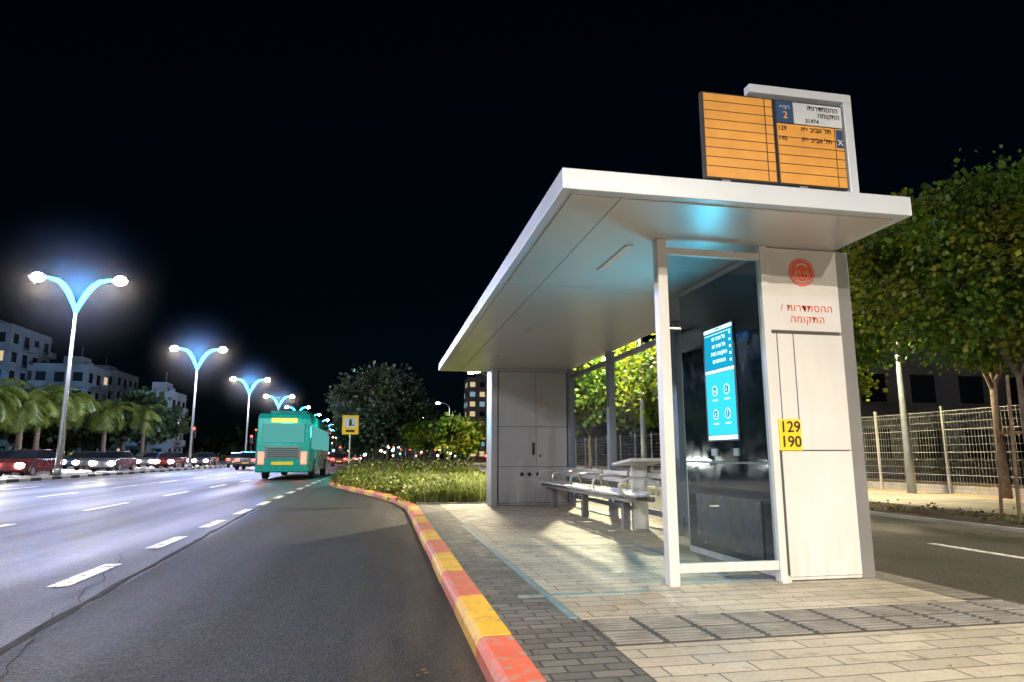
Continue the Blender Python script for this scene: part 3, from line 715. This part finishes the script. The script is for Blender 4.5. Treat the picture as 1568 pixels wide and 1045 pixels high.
b=MB(); b.prism([(0,.35,1.22),(-.02,1.0,1.25),(.05,2.9,1.24),(.2,3.15,1.18),(11.7,3.15,1.18),(11.95,2.8,1.24),(12,.35,1.22)],0); b.build('body',[mBus],U,bevel=.06)
b=MB()
for i in range(7):
    for s in (-1,1): x0,x1=sorted((s*1.243,s*1.262)); b.box(x0,x1,.6+i*1.58,.6+i*1.58+1.46,1.45,2.6,0)
b.box(-.95,.95,-.03,.05,1.75,2.65,0); b.box(-1.1,1.1,11.9,12.03,1.2,2.7,0); b.build('windows',[mBusW],U)
b=MB(); wheels(b,(2.6,9.4),1.13,.48,.28); b.build('wheels',[mWheel,mRim],U)
b=MB(); b.box(-1.1,-.85,-.05,-.01,.75,1.3,0); b.box(.85,1.1,-.05,-.01,.75,1.3,0); b.box(-.5,.5,-.04,.0,.7,.85,2); b.box(-.6,.6,-.01,.05,2.72,2.92,1); b.box(-.8,.8,-.045,-.01,1.0,1.6,3)
for k in range(5): b.box(-.7,.7,-.055,-.046,1.06+k*.1,1.1+k*.1,4)
b.build('rear_details',[mTail,E('dest_sign',(1,.5,.1),2),mYel,mGreyP,mBlack],U)
b=MB(); b.box(-.9,.9,1.5,5,3.15,3.4); b.build('air_conditioner',[mBus],U,bevel=.05)
light('bus_side_light','POINT',(1.9,3,2.4),160,(.1,1,.85),U,.3); light('bus_side_light','POINT',(0,-1.2,2.6),90,(.1,1,.85),U,.3)
# ------------------------------------------------------------------ signs, signals
Y=group('warning_sign',(-1.55,34.5,0))
one('post',lambda b:b.tube([(0,0,-.1),(0,0,3.05)],.035,0,8),[mGalv],Y)
one('panel',lambda b:(b.box(-.42,.42,-.045,-.02,2.05,3.05,0),b.box(-.4,.4,-.05,-.046,2.07,3.03,1)),[mBlack,mYel],Y)
one('pictogram',lambda b:(b.box(-.3,.3,-.053,-.051,2.42,2.9,1),b.disc((0,-.055,2.76),.07,'y',0,14,.004),b.box(-.07,.07,-.057,-.0535,2.5,2.7,0),b.box(-.22,.22,-.053,-.051,2.18,2.3,0),b.box(.09,.2,-.057,-.0535,2.5,2.56,0)),[mBlack,mSgW],Y)
def signal(x,y,col=0):
    g=group('traffic_light',(x,y,0)); a=MB(); a.tube([(0,0,-.1),(0,0,3.2)],.06,0,8); a.box(-.17,.17,-.15,.1,2.6,3.6,0)
    a.build('post_and_housing',[mBlack],g); e=MB(); e.disc((0,-.17,3.42),.12,'y',0,14,.05); e.build('red_lamp',[mTail],g)
    e=MB(); e.disc((0,-.155,3.1),.1,'y',0,14,.03); e.disc((0,-.155,2.8),.1,'y',0,14,.03); e.build('dark_lamps',[mCarG],g)
for x,y in ((-1.4,62),(-1.4,86),(-15.9,88),(2.2,88),(-16.5,64)): signal(x,y)
b=MB(); R=random.Random(3)
for i in range(170):
    y=R.uniform(150,228); x=R.gauss(3,14); z=R.uniform(.6,9)**1; s=R.uniform(.13,.42); b.ell((x,y,z),s,s,s,R.choice((0,0,0,0,1,2,2,3)),8,5)
    b.tube([(x,y,-.2),(x,y,z)],.05,4,4,False)
b.build('distant_town_lights',[E('dl_w',(1,.8,.5),10),E('dl_g',(.2,1,.6),5),E('dl_r',(1,.08,.03),10),E('dl_b',(.3,.7,1),8),mPole])
